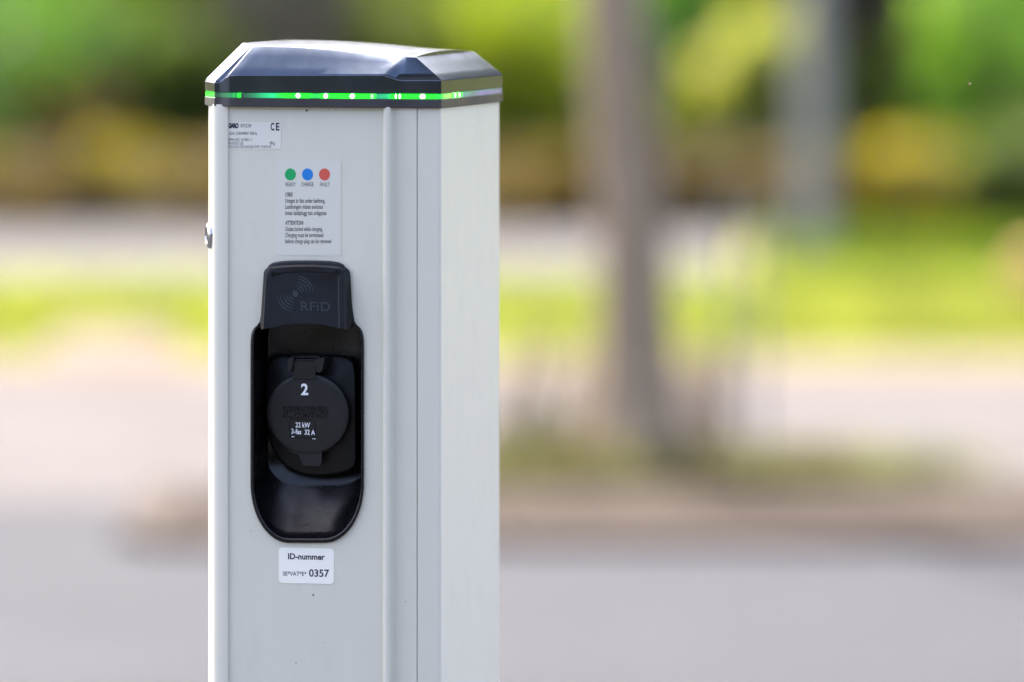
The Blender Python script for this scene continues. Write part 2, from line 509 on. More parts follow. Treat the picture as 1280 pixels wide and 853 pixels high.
# grass
def grass(name, n, region, hgt, mat_, seed, label):
    r = np.random.default_rng(seed)
    P = region(r, n); n = len(P)
    ang = r.random(n) * 6.283
    h = hgt * r.uniform(.5, 1.2, n); wd = .004 + .003*r.random(n)
    dx, dy = np.cos(ang)*wd, np.sin(ang)*wd
    lean = r.normal(size=(n, 2)) * h[:, None]*.35
    V = np.zeros((n, 3, 3))
    V[:, 0] = P; V[:, 0, 0] -= dx; V[:, 0, 1] -= dy
    V[:, 1] = P; V[:, 1, 0] += dx; V[:, 1, 1] += dy
    V[:, 2] = P; V[:, 2, 0] += lean[:, 0]; V[:, 2, 1] += lean[:, 1]; V[:, 2, 2] += h
    me = bpy.data.meshes.new(name)
    me.vertices.add(n*3); me.vertices.foreach_set("co", V.astype('f').ravel())
    me.loops.add(n*3); me.loops.foreach_set("vertex_index", np.arange(n*3).astype('i'))
    me.polygons.add(n); me.polygons.foreach_set("loop_start", (np.arange(n)*3).astype('i'))
    me.update(calc_edges=True)
    return tag(link_mesh(name, me, mat_), label, kind='stuff')

def reg_lawn(r, n):
    y = r.uniform(yd(441), yd(356), n); x = r.uniform(-4.4, 4.4, n)
    keep = ~((x > at(62, 430).x) & (x < at(226, 430).x) & (y < yd(414)) )
    return np.stack([x, y, np.full(n, .004)], 1)[keep]
def reg_farlawn(r, n):
    y = r.uniform(yd(350), yd(272), n); x = r.uniform(1.0, 3.6, n)
    keep = x > at(895, 350).x + (y - yd(350))*.13
    return np.stack([x, y, np.zeros(n)], 1)[keep]
grass("lawn_grass", 125000, reg_lawn, .06, Lf['grass'], 81, "short sunlit yellow green grass on the lawn strip")
grass("shaded_far_grass", 30000, reg_farlawn, .07, Lf['mid'], 82, "grass on the far lawn at the right, its shade painted in as darker green")  # the shade lying on this lawn is put into the blade colour
def reg_bed(r, n):
    c = [(at(690, 600), .25, .16), (at(735, 588), .2, .1), (at(960, 600), .30, .12), (at(1020, 606), .12, .1), (at(850, 600), .25, .08), (at(640, 604), .15, .1)]
    k = r.integers(0, len(c), n)
    P = np.array([[c[i][0].x, c[i][0].y, .016] for i in k])
    S = np.array([[c[i][1], c[i][2]] for i in k])
    P[:, :2] += r.normal(size=(n, 2)) * S * .7
    keep = (P[:, 1] < yb2 - .02) & (P[:, 1] > yf + .14)
    return P[keep]
grass("bed_grass", 16000, reg_bed, .07, Lf['grass_dry'], 83, "thin dry grass growing in the bed round the tree")

# ------------------------------------------------------------------ tree in the bed
tb = at(790, 592); tb = Vector((tb.x, tb.y, .015))
tree = empty("street_tree", tb)
tag(tree, "slim grey brown street tree standing in the planting bed", "tree")
mb = MB()
n = 20; rings = []
for z, r_ in ((-.03, .21), (.0, .175), (.05, .135), (.12, .112), (.25, .093), (.5, .085), (.9, .082), (1.3, .078), (1.8, .062), (2.4, .054), (3.6, .048), (5.0, .044), (6.2, .038)):
    ring = []
    for k in range(n):
        a = 2*math.pi*k/n
        q = r_ * (1 + (.16*math.exp(-z*6))*math.sin(a*4+1) + .04*math.sin(a*3+z*5))
        ring.append((math.cos(a)*q - .035*z + .02*math.sin(z*3), math.sin(a)*q, z))
    rings.append(ring)
mb.loft(rings, True, False, True)
trunk = mb.build("trunk", M['bark'], tree)
topc = Vector((-.21, 0, 6.15))
for a in (0.3, 1.6, 2.9, 4.1, 5.3):
    mb = MB(); e = topc + Vector((math.cos(a)*.8, math.sin(a)*.8, 1.0))
    mb.tube([topc, topc + (e-topc)*.45 + Vector((0, 0, .08)), e], [.035, .022, .008], 8)
    mb.build("branch", M['bark'], tree)
lob = [(-.2, 0, 7.2, .8, .8, .8)] + [(math.cos(a)*.8-.2, math.sin(a)*.8, 6.9+.3*math.sin(a*3), .5, .5, .45) for a in (0, 1.1, 2.2, 3.3, 4.4, 5.5)]
link_mesh("crown", leaf_cloud(5000, lob, .07, 91), Lf['mid'], tree)

# shoots growing at the foot of the tree
def shoots(px, py, n_, h, spread, lean, seed, label, green=True):
    p = at(px, py); r = random.Random(seed)
    root = empty("sapling_shoot", (p.x, p.y, .014)); tag(root, label, "plant")
    mb = MB(); tips = []
    for i in range(n_):
        x = r.uniform(-spread, spread); y = r.uniform(-.05, .05); hh = h*r.uniform(.6, 1)
        mb.tube([(x, y, -.01), (x+lean*hh*.4, y, hh*.5), (x+lean*hh, y, hh)], [.006, .005, .003], 6)
        tips.append((x+lean*hh*.4, y, hh*.45))
    mb.build("stem", M['bark'], root)
    if green:
        link_mesh("foliage", leaf_cloud(500, [(0, 0, .06, spread*1.1, .12, .06)], .02, seed), Lf['grass_dry'], root)
    return root
shoots(690, 590, 22, .42, .15, .22, 5, "leafy shoots leaning right at the left foot of the tree")
shoots(880, 590, 16, .34, .12, -.12, 6, "short dark shoots leaning left at the right foot of the tree", False)
# two thin stakes
for px, lab in ((908, "thin grey stake nearer to the tree trunk"), (948, "thin grey stake farther from the tree trunk, nearer the pole")):
    p = at(px, 590)
    o = empty("garden_stake", (p.x, p.y, .014)); tag(o, lab, "stake", "stakes in the planting bed")
    mb = MB(); mb.tube([(0, 0, -.05), (.003, 0, .35), (0, 0, .62)], [.011, .011, .010], 8); mb.build("rod", M['pole'], o)
    mb = MB(); mb.tube([(0, 0, .62), (0, 0, .635), (0, 0, .645)], [.013, .012, .006], 8); mb.build("cap", M['pole'], o)

# ------------------------------------------------------------------ lamp pole, boulder
pp = at(1016, 322)
pole = empty("lamp_pole", (pp.x, pp.y, 0)); tag(pole, "grey metal lamp pole standing at the edge of the far lawn", "lamp pole")
mb = MB(); mb.tube([(0, 0, -.05), (0, 0, .2), (0, 0, 1.2), (0, 0, 4.5)], [.070, .068, .065, .05], 20); mb.build("shaft", M['pole'], pole)
mb = MB(); mb.tube([(0, 0, 0), (0, 0, .03), (0, 0, .035)], [.15, .145, .10], 20); mb.build("base_flange", M['pole'], pole)
mb = MB(); mb.tube([(0, 0, 4.5), (0, 0, 4.56), (0, -.5, 4.7), (0, -1.1, 4.72)], [.06, .05, .035, .03], 12); mb.build("lamp_arm", M['pole'], pole)
mb = MB(); mb.tube([(0, -1.0, 4.70), (0, -1.1, 4.70), (0, -1.5, 4.70), (0, -1.6, 4.70)], [.05, .10, .10, .04], 12); mb.build("lamp_head", M['pole'], pole)

bp = at(1292, 384)
bm = bmesh.new(); bmesh.ops.create_icosphere(bm, subdivisions=4, radius=1)
for v in bm.verts:
    q = v.co.copy(); f = 1 + .07*math.sin(q.x*4+1)*math.sin(q.y*3)+.05*math.sin(q.z*6+q.x*3)
    v.co = Vector((q.x*.085*f, q.y*.085*f, q.z*.12*f + .09))
me = bpy.data.meshes.new("boulder"); bm.to_mesh(me); bm.free(); shade(me, 60)
o = link_mesh("boulder", me, M['boulder']); o.location = (bp.x, bp.y, 0)
tag(o, "upright rounded tan stone on the lawn at the right edge", "stone")

# tiny insect caught in focus
ip = Vector(((1212-640)/FPX*5.1, 5.1, EYE - (105-HORIZON)*5.1/FPX))
ins = empty("flying_insect", ip); tag(ins, "tiny pale insect in flight against the green shrubs", "insect")
mb = MB(); mb.tube([(-.0009, 0, .0008), (-.0005, 0, .0002), (.0003, 0, -.0008), (.0006, 0, -.0013)], [.0003, .0007, .0006, .0002], 8)
mb.build("body", plain("amber_insect", (.6, .38, .12), .5), ins)
for s in (-1, 1):
    mb = MB(); mb.add([(0, 0, 0), (.0006, s*.0012, .0012), (.0011, s*.0014, .0010), (.0010, s*.0005, -.0002)], [(0, 1, 2, 3)])
    mb.build("wing", plain("pale_wing", (.7, .75, .72), .4), ins, smooth=0)

# ================================================================== CHARGING POST
post = empty("charging_post", (X0, Y0, 0), -ALPHA)
tag(post, "light grey electric vehicle charging post with black socket recess and green lit cap", "charging post")
D = .201
ZB = Z(135.6); ZR0 = Z(124.2); ZR1 = Z(117.8)
TOPZ = ZB + .004
def prism(plan, z0, z1):
    mb = MB()
    lo = [(x, y, z0) for x, y in plan]; hi = [(x, y, z1) for x, y in plan]
    mb.loft([lo, hi])
    for ring in (lo, hi):
        t = tessellate_polygon([[Vector((p[0], p[1], 0)) for p in ring]])
        mb.add(ring, [tuple(q) for q in t])
    return mb
def arc(cx, cy, r, a0, a1, n):
    return [(cx + r*math.cos(math.radians(a0+(a1-a0)*i/n)), cy + r*math.sin(math.radians(a0+(a1-a0)*i/n))) for i in range(n+1)]

# left corner profile (the strip that overlaps the front panel), chamfered
uE = U(285.2, -.004); uC = U(267, -.003)
vS = .030; uS = U(260.4, vS)
plan = [(uE, -.0038), (uE-.0004, -.0044), (uE-.0018, -.0046), (uE-.009, -.0044), (uC+.003, -.0036), (uC+.0008, -.0028), (uC-.001, -.001)]
plan += [(uS+.0015, vS-.003), (uS+.0004, vS-.0005), (uS, vS+.003), (uS, D-.03), (uS+.018, D), (uE, D), (uE, .004)]
prism(plan, 0.0, TOPZ-.002).build("corner_profile", M['aluminium'], post, smooth=40)

# right profile: bead, flat flank with a seam, rounded corner, side
P_ = []
for px, v in ((478.6, -.0022), (479.0, -.0046), (480.0, -.0064), (481.8, -.0074), (484, -.0076), (486.6, -.0070), (488.6, -.0052), (490.0, -.0028), (491.2, -.0010), (493, 0), (494.2, 0), (519.9, 0)):
    P_.append((U(px, v), v))
for px, v in ((520.9, 0), (521.15, .0022), (521.75, .0022), (522.0, 0.0002)):
    P_.append((U(px, v), v))
P_ += [(U(523), 0.0002), (-.0050, .0002), (-.0035, .0002)] + arc(-.0026, .0028, .0026, -80, -5, 6) + [(0, .0042), (0, .0060), (0, D-.005), (0, D-.003)] + arc(-.003, D-.003, .003, 10, 80, 4) + [(P_[0][0], D), (P_[0][0], .004)]
prism(P_, 0.0, TOPZ-.003).build("side_profile", M['aluminium'], post, smooth=40)
mb = MB(); mb.box((uE+.001, D-.006, 0), (P_[0][0]-.001, D-.002, TOPZ-.003)); mb.build("back_panel", M['aluminium'], post)

# outline of the black socket surround, measured on the front
def ell(cx, cy, rx, ry, a0, a1, n):
    return [(cx + rx*math.cos(math.radians(a0+(a1-a0)*i/n)), cy + ry*math.sin(math.radians(a0+(a1-a0)*i/n))) for i in range(n+1)]
def chaikin(p, k=2):
    for _ in range(k):
        q = []
        for i in range(len(p)):
            a, b = p[i], p[(i+1) % len(p)]
            q += [(a[0]*.75+b[0]*.25, a[1]*.75+b[1]*.25), (a[0]*.25+b[0]*.75, a[1]*.25+b[1]*.75)]
        p = q
    return p
def resample(p, n):
    """closed polyline -> n points evenly spaced, starting at the topmost middle point"""
    P = [Vector((a[0], a[1])) for a in p]
    seg = [(P[(i+1) % len(P)] - P[i]).length for i in range(len(P))]
    tot = sum(seg); out = []; i = 0; acc = 0
    for k in range(n):
        t = tot*k/n
        while acc + seg[i] < t: acc += seg[i]; i += 1
        f = (t-acc)/max(seg[i], 1e-9)
        q = P[i].lerp(P[(i+1) % len(P)], f); out.append((q.x, q.y))
    return out
def surround(o=0.0):
    """closed pixel outline, grown by o pixels; clockwise from the top middle"""
    p = [(383, 325.6-o), (405, 325.9-o), (419, 327-o), (430+o*.6, 330-o*.6), (435.5+o, 341), (439+o, 372), (442.5+o, 400), (445+o, 406-o*.6), (452+o*.7, 411-o*.6), (454.8+o, 421), (455+o, 450), (455+o, 600)]
    p += ell(406, 604, 49+o, 75+o, 5, 90, 14)
    p += ell(361, 604, 48+o, 75+o, 90, 175, 14)
    p += [(313-o, 600), (313-o, 450), (313.2-o, 421), (316-o*.7, 411-o*.6), (323-o, 406-o*.6), (325.4-o, 400), (329-o, 372), (331.5-o, 341), (336-o*.6, 330-o*.6), (347, 327-o), (361, 325.9-o)]
    return p
def cavity(o=0.0):
    p = [(383, 400-o), (430, 401-o), (444+o*.7, 406-o), (450+o, 416), (451+o, 440), (451+o, 600)]
    p += ell(405, 602, 46+o, 71+o, 5, 90, 14)
    p += ell(362, 602, 44.5+o, 71+o, 90, 175, 14)
    p += [(317.5-o, 600), (317.5-o, 440), (318-o, 416), (324-o*.7, 406-o), (336, 401-o)]
    return p
NP = 160
def dense(p, n=NP): return resample(chaikin(p, 2), n)
def fix(ring, v): return [G(x, y, v) for x, y in ring]
out0 = dense(surround(-1.0))

# front panel with the hole for the surround
vP = -.0022
rect = [G(284.0, 0, vP), G(479.0, 0, vP)]
uA, uB = U(283.2, vP), U(479.2, vP)
hole = [(q[0], q[2]) for q in fix(dense(surround(-2.0)), vP)]
outer = [(uA, 0.002), (uB, 0.002), (uB, TOPZ-.003), (uA, TOPZ-.003)]
vs2 = outer + hole
tr = tessellate_polygon([[Vector((a, b, 0)) for a, b in outer], [Vector((a, b, 0)) for a, b in hole]])
mb = MB()
mb.add([(a, vP, b) for a, b in vs2], [tuple(t) for t in tr])
mb.add([(a, vP+.002, b) for a, b in vs2], [tuple(t) for t in tr])
mb.loft([[(a, vP, b) for a, b in outer], [(a, vP+.002, b) for a, b in outer]])
mb.loft([[(a, vP, b) for a, b in hole], [(a, vP+.002, b) for a, b in hole]])
mb.build("front_panel", M['aluminium'], post, smooth=30)

# surround: raised rounded rim
so = [dense(surround(d)) for d in (0.0, 0.0, -1.2, -3.0)]
ci = [dense(cavity(d)) for d in (2.2, .8, 0.0)]
mb = MB()
mb.loft([fix(so[0], vP+.0005), fix(so[1], vP-.0018), fix(so[2], vP-.0030), fix(so[3], vP-.0034)])
# flat between rim and cavity mouth
oo = [(q[0], q[2]) for q in fix(so[3], vP-.0034)]; ii = [(q[0], q[2]) for q in fix(ci[0], vP-.0034)]
tr = tessellate_polygon([[Vector((a, b, 0)) for a, b in oo], [Vector((a, b, 0)) for a, b in ii]])
mb.add([(a, vP-.0034, b) for a, b in oo + ii], [tuple(t) for t in tr])
mb.build("socket_surround", M['black'], post, smooth=50)

# cavity: steep walls, deep back, and a scooped lower end that runs out to the rim
CD = .038
mb = MB(); rings = [fix(ci[0], vP-.0034), fix(ci[1], vP-.0030), fix(ci[2], vP-.0018)]
front = fix(ci[2], 0.0)
def target(x, y):
    xx = 383 + (x-383)*.975
    yy = y if y < 560 else 560 + (y-560)*.44
    return G(xx, yy, 0.0)
tg = [target(x, y) for x, y in ci[2]]
for k in range(1, 17):
    t = k/16*math.pi/2
    s_ = k/16; cosm = 1-math.cos(t); sinm = math.sin(t); quad = 1.3*s_-.3*s_*s_
    ring = []
    for f, g, c_ in zip(front, tg, ci[2]):
        w = max(0, min(1, (c_[1]-582)/72)); w = w*w*(3-2*w)
        a = cosm*(1-w) + s_*w; d = CD*(sinm*(1-w) + quad*w)
        ring.append((f[0]+(g[0]-f[0])*a, d, f[2]+(g[2]-f[2])*a))
    rings.append(ring)
mb.loft(rings, True, False, True)
mb.build("socket_cavity", M['black_scuff'], post, smooth=60)

# socket mount behind the lid
def off_ring(p, v): return [G(x, y, v) for x, y in p]
mount = [(383, 443.5), (425, 443.5), (437, 446), (443, 456), (444.5, 480), (445, 560), (445, 588), (410, 595), (385, 595), (368, 590), (352, 580), (340, 562), (334, 540), (332.5, 500), (333, 460), (338, 447), (348, 443.5)]
def shrink(p, k, cx=388, cy=520): return [(cx+(x-cx)*k, cy+(y-cy)*k) for x, y in p]
mb = MB()
m0 = dense(mount, 96)
mb.loft([off_ring(shrink(m0, 1.0), CD+.001), [G(x, y, .0285 + .006*max(0, min(1, (500-y)/57))) for x, y in m0], [G(x, y, .0268 + .006*max(0, min(1, (500-y)/57))) for x, y in shrink(m0, .985)], [G(x, y, .0262 + .006*max(0, min(1, (500-y)/57))) for x, y in shrink(m0, .95)], [G(x, y, .0262) for x, y in shrink(m0, .55)]], True, False, True)
mb.build("socket_mount", M['mount'], post, smooth=50)
# socket collar under the lid
cx, cy, vl = 388, 518, .027
mb = MB()
c3 = G(387, 520, .030)
PX = Y0 / FPX
def disc(cu, cz, r, v, n=72): return [(cu + r*math.sin(2*math.pi*k/n), v, cz + r*math.cos(2*math.pi*k/n)) for k in range(n)]
mb.loft([disc(c3[0]+.001, c3[2]-.001, 48*PX, .028), disc(c3[0]+.001, c3[2]-.001, 48*PX, .0205)], True, False, True)
mb.build("socket_collar", M['black_gloss'], post, smooth=40)

# lid: round flap with a hinge tongue and a pull tab
vL = .0150
lc = G(384.4, 517.4, vL); R = 51.2*PX; LX = 1.07
lid = empty("socket_lid", (0, 0, 0), 0, post)
mb = MB()
ring_ = disc
def disc(cu, cz, r, v, n=72): return [(cu + LX*r*math.sin(2*math.pi*k/n), v, cz + r*math.cos(2*math.pi*k/n)) for k in range(n)]
mb.loft([disc(lc[0], lc[2], R-.0005, vL+.0055), disc(lc[0], lc[2], R, vL+.0048), disc(lc[0], lc[2], R, vL+.0015), disc(lc[0], lc[2], R-.0005, vL+.0006),
         disc(lc[0], lc[2], R-.0014, vL+.0001), disc(lc[0], lc[2], R-.0045, vL-.0001), disc(lc[0], lc[2], R*.5, vL-.0006), disc(lc[0], lc[2], .002, vL-.0007)], True, True, True)
mb.build("lid_disc", M['black_matt'], lid, smooth=50)
def px_prism(pts, v0, v1):
    mb = MB(); a = [G(x, y, v0) for x, y in pts]; b = [(p[0], v1, p[2]) for p in a]
    mb.loft([a, b])
    t = tessellate_polygon([[Vector((p[0], p[2], 0)) for p in a]])
    mb.add(a, [tuple(q) for q in t]); mb.add(b, [tuple(q) for q in t])
    return mb
px_prism([(367, 556), (404, 556), (402.5, 566), (402, 580), (400, 583.5), (378, 582), (376.5, 579), (373, 568)], vL+.0008, vL+.0042).build("pull_tab", M['black_matt'], lid, bevel=.0006)
px_prism([(365.5, 452), (394.5, 452), (394.5, 470), (396, 474), (363, 474), (365.5, 470)], vL-.0015, vL+.0035).build("hinge_tongue", M['black_matt'], lid, bevel=.0008)
# hinge lugs and pin
for pts in ([(358.8, 451), (362, 447), (368, 447), (366.6, 452), (364.6, 463.5), (361.5, 466), (358.6, 462)],
            [(393.2, 452), (397, 447.5), (406.2, 447), (405.5, 452), (402.8, 464), (399.5, 466.5), (394.8, 465)]):
    px_prism(pts, vL-.0045, vL+.014).build("hinge_lug", M['black_matt'], post, bevel=.0007)
a = G(360, 450.5, vL+.0005); b = G(404, 450.5, vL+.0005)
mb = MB(); mb.tube([a, b], [.0019, .0019], 14); mb.build("hinge_pin", M['black'], post)
px_prism([(364, 445), (400, 445), (400, 450), (364, 450)], vL+.004, vL+.0145).build("hinge_bridge", M['black_matt'], post, bevel=.0006)

# hood over the socket, with the embossed radio sign
hood = empty("card_reader_hood", (0, 0, 0), 0, post)
def hoodline(l0, r0, y0, l1, r1, y1, bow_t, bow_b, rad, n=14):
    """closed outline: top corners rounded, bottom edge arched; equal point counts each call"""
    p = []
    for i in range(n+1):                       # top edge, left to right
        t = i/n; x = l0+rad + (r0-l0-2*rad)*t
        p.append((x, y0 + bow_t*(2*t-1)**2))
    for i in range(1, 7):
        a = math.radians(-90 + 90*i/6)
        p.append((r0-rad + rad*math.cos(a), y0+bow_t+rad + rad*math.sin(a)))
    ys = y0+bow_t+rad
    for i in range(1, 9):
        t = i/8; p.append((r0 + (r1-r0)*t, ys + (y1-ys)*t))
    for i in range(1, n+1):
        t = i/n; p.append((r1 + (l1-r1)*t, y1 - bow_b*(1-(2*t-1)**2)))
    for i in range(1, 9):
        t = i/8; p.append((l1 + (l0-l1)*t, y1 + (ys-y1)*t))
    for i in range(1, 6):
        a = math.radians(180 + 90*i/6)
        p.append((l0+rad + rad*math.cos(a), ys + rad*math.sin(a)))
    return p
def hood_v(y, top=-.0085, bot=-.0175): return top + (bot-top)*max(0, min(1, (y-335)/75))
def hv(p, dv=0.0): return [G(x, y, hood_v(y)+dv) for x, y in p]
h0 = hoodline(329.5, 437.8, 331.5, 325.0, 441.6, 408.5, 2.5, 4.0, 9)
hA = hoodline(330.8, 432.8, 331.2, 326.8, 433.2, 412.0, 2.0, 6.5, 10)
hB = hoodline(333.0, 430.6, 333.6, 329.0, 430.6, 411.6, 2.0, 6.5, 10)
hC = hoodline(339.5, 423.5, 339.5, 335.8, 424.5, 411.0, 1.8, 6.5, 6)
hD = hoodline(340.7, 422.3, 340.9, 337.0, 423.3, 410.6, 1.8, 6.5, 6)
mb = MB()
mb.loft([[G(x, y, vP-.0030) for x, y in h0], hv(hA, .0016), hv(hB, 0.0), hv(hC, 0.0), hv(hD, .0007)], True, True, True)
mb.build("hood_shell", M['hood'], hood, smooth=32)
# embossed sign: dot and two fans of arcs
def hood_flat(polys, name, m, h=.0004):
    mb = MB()
    for p in polys:
        a = [G(x, y, hood_v(y)+.0009) for x, y in p]; b = [G(x, y, hood_v(y)+.0007-h) for x, y in p]
        mb.loft([a, b]); mb.add(b, [tuple(q) for q in tessellate_polygon([[Vector((w[0], w[2], 0)) for w in b]])])
    return mb.build(name, m, hood, smooth=20)
polys = [[(369.2+3.9*math.cos(k/16*6.283), 367.5+4.2*math.sin(k/16*6.283)) for k in range(16)]]
for sgn in (1, -1):
    for j, r in enumerate((7.2, 10.8, 14.6, 18.6, 22.2)):
        w = 1.15
        a0, a1 = (-82, -4)
        ring = []
        for i in range(15):
            a = math.radians(a0+(a1-a0)*i/14); tp = .35+.65*math.sin(math.pi*(i+.5)/15)
            ring.append((369.2+sgn*(r+w*tp)*math.cos(a), 367.5+sgn*(r+w*tp)*math.sin(a)))
        for i in range(14, -1, -1):
            a = math.radians(a0+(a1-a0)*i/14); tp = .35+.65*math.sin(math.pi*(i+.5)/15)
            ring.append((369.2+sgn*(r-w*.4*tp)*math.cos(a), 367.5+sgn*(r-w*.4*tp)*math.sin(a)))
        polys.append(ring)
hood_flat(polys, "radio_waves_emblem", M['emboss'])

# ------------------------------------------------------------------ lettering
def text_mesh(s, bold=0.0, spacing=1.0):
    cu = bpy.data.curves.new("t", 'FONT'); cu.body = s; cu.size = 1; cu.offset = bold; cu.space_character = spacing
    cu.resolution_u = 3
    ob = bpy.data.objects.new("t", cu); COL.objects.link(ob)
    dg = bpy.context.evaluated_depsgraph_get(); dg.update()
    me = bpy.data.meshes.new_from_object(ob.evaluated_get(dg))
    vs = [v.co.copy() for v in me.vertices]; fs = [tuple(p.vertices) for p in me.polygons]
    bpy.data.objects.remove(ob); bpy.data.curves.remove(cu); bpy.data.meshes.remove(me)
    return vs, fs
CAPH = {}
def put_text(mb, s, x0, x1, ybase, cap, plane, bold=0.0, tilt=0.0, spacing=1.0, thick=0.0):
    """flat print: s spans photo columns x0..x1 with its baseline at row ybase and capitals cap rows tall"""
    vs, fs = text_mesh(s, bold, spacing)
    if 'H' not in CAPH:
        q, _ = text_mesh("H"); CAPH['H'] = max(v.y for v in q)
    xa, xb = min(v.x for v in vs), max(v.x for v in vs)
    sx = (x1-x0)/(xb-xa); sy = cap/CAPH['H']
    pts = []
    for v in vs:
        px = x0 + (v.x-xa)*sx; py = ybase - v.y*sy + (px-x0)*tilt
        pts.append(plane(px, py))
    mb.add(pts, fs)
    if thick:                                    # raised letters: add rims
        ec = {}
        for f in fs:
            for i in range(len(f)):
                e = (f[i], f[(i+1) % len(f)]); k = tuple(sorted(e)); ec[k] = ec.get(k, 0) + 1
        b = len(mb.v); back = [(p[0], p[1]+thick, p[2]) for p in pts]; base = b - len(pts)
        mb.v += back
        for (i, j), c in ec.items():
            if c == 1: mb.f.append((base+i, base+j, b+j, b+i))
def front_plane(v): return lambda x, y: G(x, y, v)

mb = MB(); put_text(mb, "RFiD", 376, 413, 388.5, 11.0, lambda x, y: G(x, y, hood_v(y)+.0003), .012, .02, 1.05, .0006)
mb.build("embossed_lettering", M['emboss'], hood, smooth=0, fix=False)

# lid print
LP = lambda x, y: G(x, y, vL-.0011)
mb = MB(); put_text(mb, "2", 376.3, 385.3, 493.6, 13.2, LP, .03)
mb.build("numeral", M['print_white'], lid, smooth=0, fix=False)
mb = MB(); put_text(mb, "22 kW", 369.5, 387.5, 534.2, 6.0, LP, .015, .03)
put_text(mb, "3-fas  32 A", 364.2, 393.8, 542.2, 6.0, LP, .015, .06)
put_text(mb, "_", 364.5, 368.0, 545.5, 5, LP, .03); put_text(mb, "_", 390.5, 394.5, 548, 5, LP, .03)
mb.build("rating_lettering", M['print_white'], lid, smooth=0, fix=False)
mb = MB()
put_text(mb, "PHOENIX", 367.5, 410, 514.8, 6.2, lambda x, y: G(x, y, vL-.0010), .05, .0, 1.1, .0006)
put_text(mb, "CONTACT", 367.5, 410.5, 522.6, 6.2, lambda x, y: G(x, y, vL-.0010), .05, .0, 1.1, .0006)
for p in ([(354, 508), (365.5, 508), (365.5, 509.5), (354, 509.5)], [(354, 521), (365.5, 521), (365.5, 522.5), (354, 522.5)], [(354, 508), (355.6, 508), (355.6, 522.5), (354, 522.5)], [(364, 508), (365.5, 508), (365.5, 516), (364, 516)]):
    a = [G(x, y, vL-.0010) for x, y in p]; b = [(q[0], q[1]+.0006, q[2]) for q in a]
    mb.loft([b, a], True, False, True)
put_text(mb, "P", 357.5, 363, 519.5, 8.5, lambda x, y: G(x, y, vL-.0010), .03, 0, 1, .0006)
mb.build("embossed_lettering", M['black'], lid, smooth=0, fix=False)
# small rounded frame round the rating
def rrect(x0, y0, x1, y1, r, n=6, tilt=0.0):
    p = []
    for cx_, cy_, a0 in ((x1-r, y0+r, -90), (x1-r, y1-r, 0), (x0+r, y1-r, 90), (x0+r, y0+r, 180)):
        for i in range(n+1):
            a = math.radians(a0 + 90*i/n); x = cx_+r*math.cos(a); y = cy_+r*math.sin(a)
            p.append((x, y + (x-(x0+x1)/2)*tilt))
    return p
mb = MB()
q0 = [G(x, y, vL-.0002) for x, y in rrect(361.5, 524, 394.5, 548, 4, tilt=.05)]
q1 = [G(x, y, vL-.00085) for x, y in rrect(361.7, 524.2, 394.3, 547.8, 4, tilt=.05)]
q2 = [G(x, y, vL-.00085) for x, y in rrect(362.6, 525.1, 393.4, 546.9, 3.4, tilt=.05)]
mb.loft([q0, q1, q2]); mb.build("rating_plate", M['black'], lid, smooth=30)
mb = MB(); mb.loft([[(q[0], vL-.0003, q[2]) for q in q2], [(q[0], vL-.00070, q[2]) for q in q2]], True, False, True)
mb.build("rating_field", M['black_matt'], lid, smooth=30)

# stickers
def sticker(name, x0, y0, x1, y1, r, m, tilt=0.0, v=None):
    v = vP-.0003 if v is None else v
    mb = MB(); p = rrect(x0, y0, x1, y1, r, 8, tilt)
    mb.loft([[G(x, y, vP-.00002) for x, y in p], [G(x, y, v) for x, y in p]], True, False, True)
    return mb.build(name, m, post, smooth=30)
VT = vP-.00042
st = sticker("type_sticker", 284.6, 153.0, 351.3, 186.3, 2.5, M['sticker_silver'], .004)
st["label"] = "silver type plate sticker partly under the corner strip"
TP = front_plane(VT)
mb = MB()
put_text(mb, "GARO", 285.3, 298.3, 160.0, 5.4, TP, .075, 0, .86)
mb.build("logo_lettering", M['print_black'], st, smooth=0, fix=False)
mb = MB()
put_text(mb, "C", 338.2, 342.8, 163.0, 8.8, TP, .035); put_text(mb, "E", 344.8, 349.2, 163.0, 8.8, TP, .035)
mb.build("conformity_mark", M['print_black'], st, smooth=0, fix=False)
mb = MB()
put_text(mb, "875238", 301, 313.8, 159.4, 4.2, TP, .0)
put_text(mb, "63A 230/400V 50Hz", 286.6, 321.2, 168.8, 3.9, TP)
put_text(mb, "IP44 IEC 61851-1", 286.0, 314.8, 176.6, 3.6, TP)
put_text(mb, "M1075135", 286.0, 304.2, 181.2, 3.6, TP)
put_text(mb, "0Kg", 337.0, 343.8, 180.9, 3.9, TP)
put_text(mb, "BOX LED 3320 GNOSJÖ SWE  M1075135", 286.0, 338.8, 185.0, 2.9, TP)
mb.build("small_lettering", M['print_grey'], st, smooth=0, fix=False)

st = sticker("instruction_sticker", 344.0, 201.0, 426.3, 319.6, 2.5, M['sticker_cream'], .004)
st["label"] = "pale label with green, blue and red dots above instructions"
for x, k, nm in ((363.0, 'green_dot', "green_dot"), (384.4, 'blue_dot', "blue_dot"), (405.6, 'red_dot', "red_dot")):
    mb = MB(); p = [(x+6.9*math.cos(i/32*6.2832), 218.3+7.5*math.sin(i/32*6.2832)) for i in range(32)]
    mb.loft([[G(a_, b_, vP-.0003) for a_, b_ in p], [G(a_, b_, VT) for a_, b_ in p]], True, False, True)
    mb.build(nm, M[k], st, smooth=30)
mb = MB()
put_text(mb, "READY", 357.0, 369.3, 233.0, 4.9, TP, .0); put_text(mb, "CHARGE", 376.8, 392.0, 233.0, 4.9, TP, .0); put_text(mb, "FAULT", 400.2, 412.0, 233.1, 4.9, TP, .0)
mb.build("dot_captions", M['print_grey'], st, smooth=0, fix=False)
mb = MB()
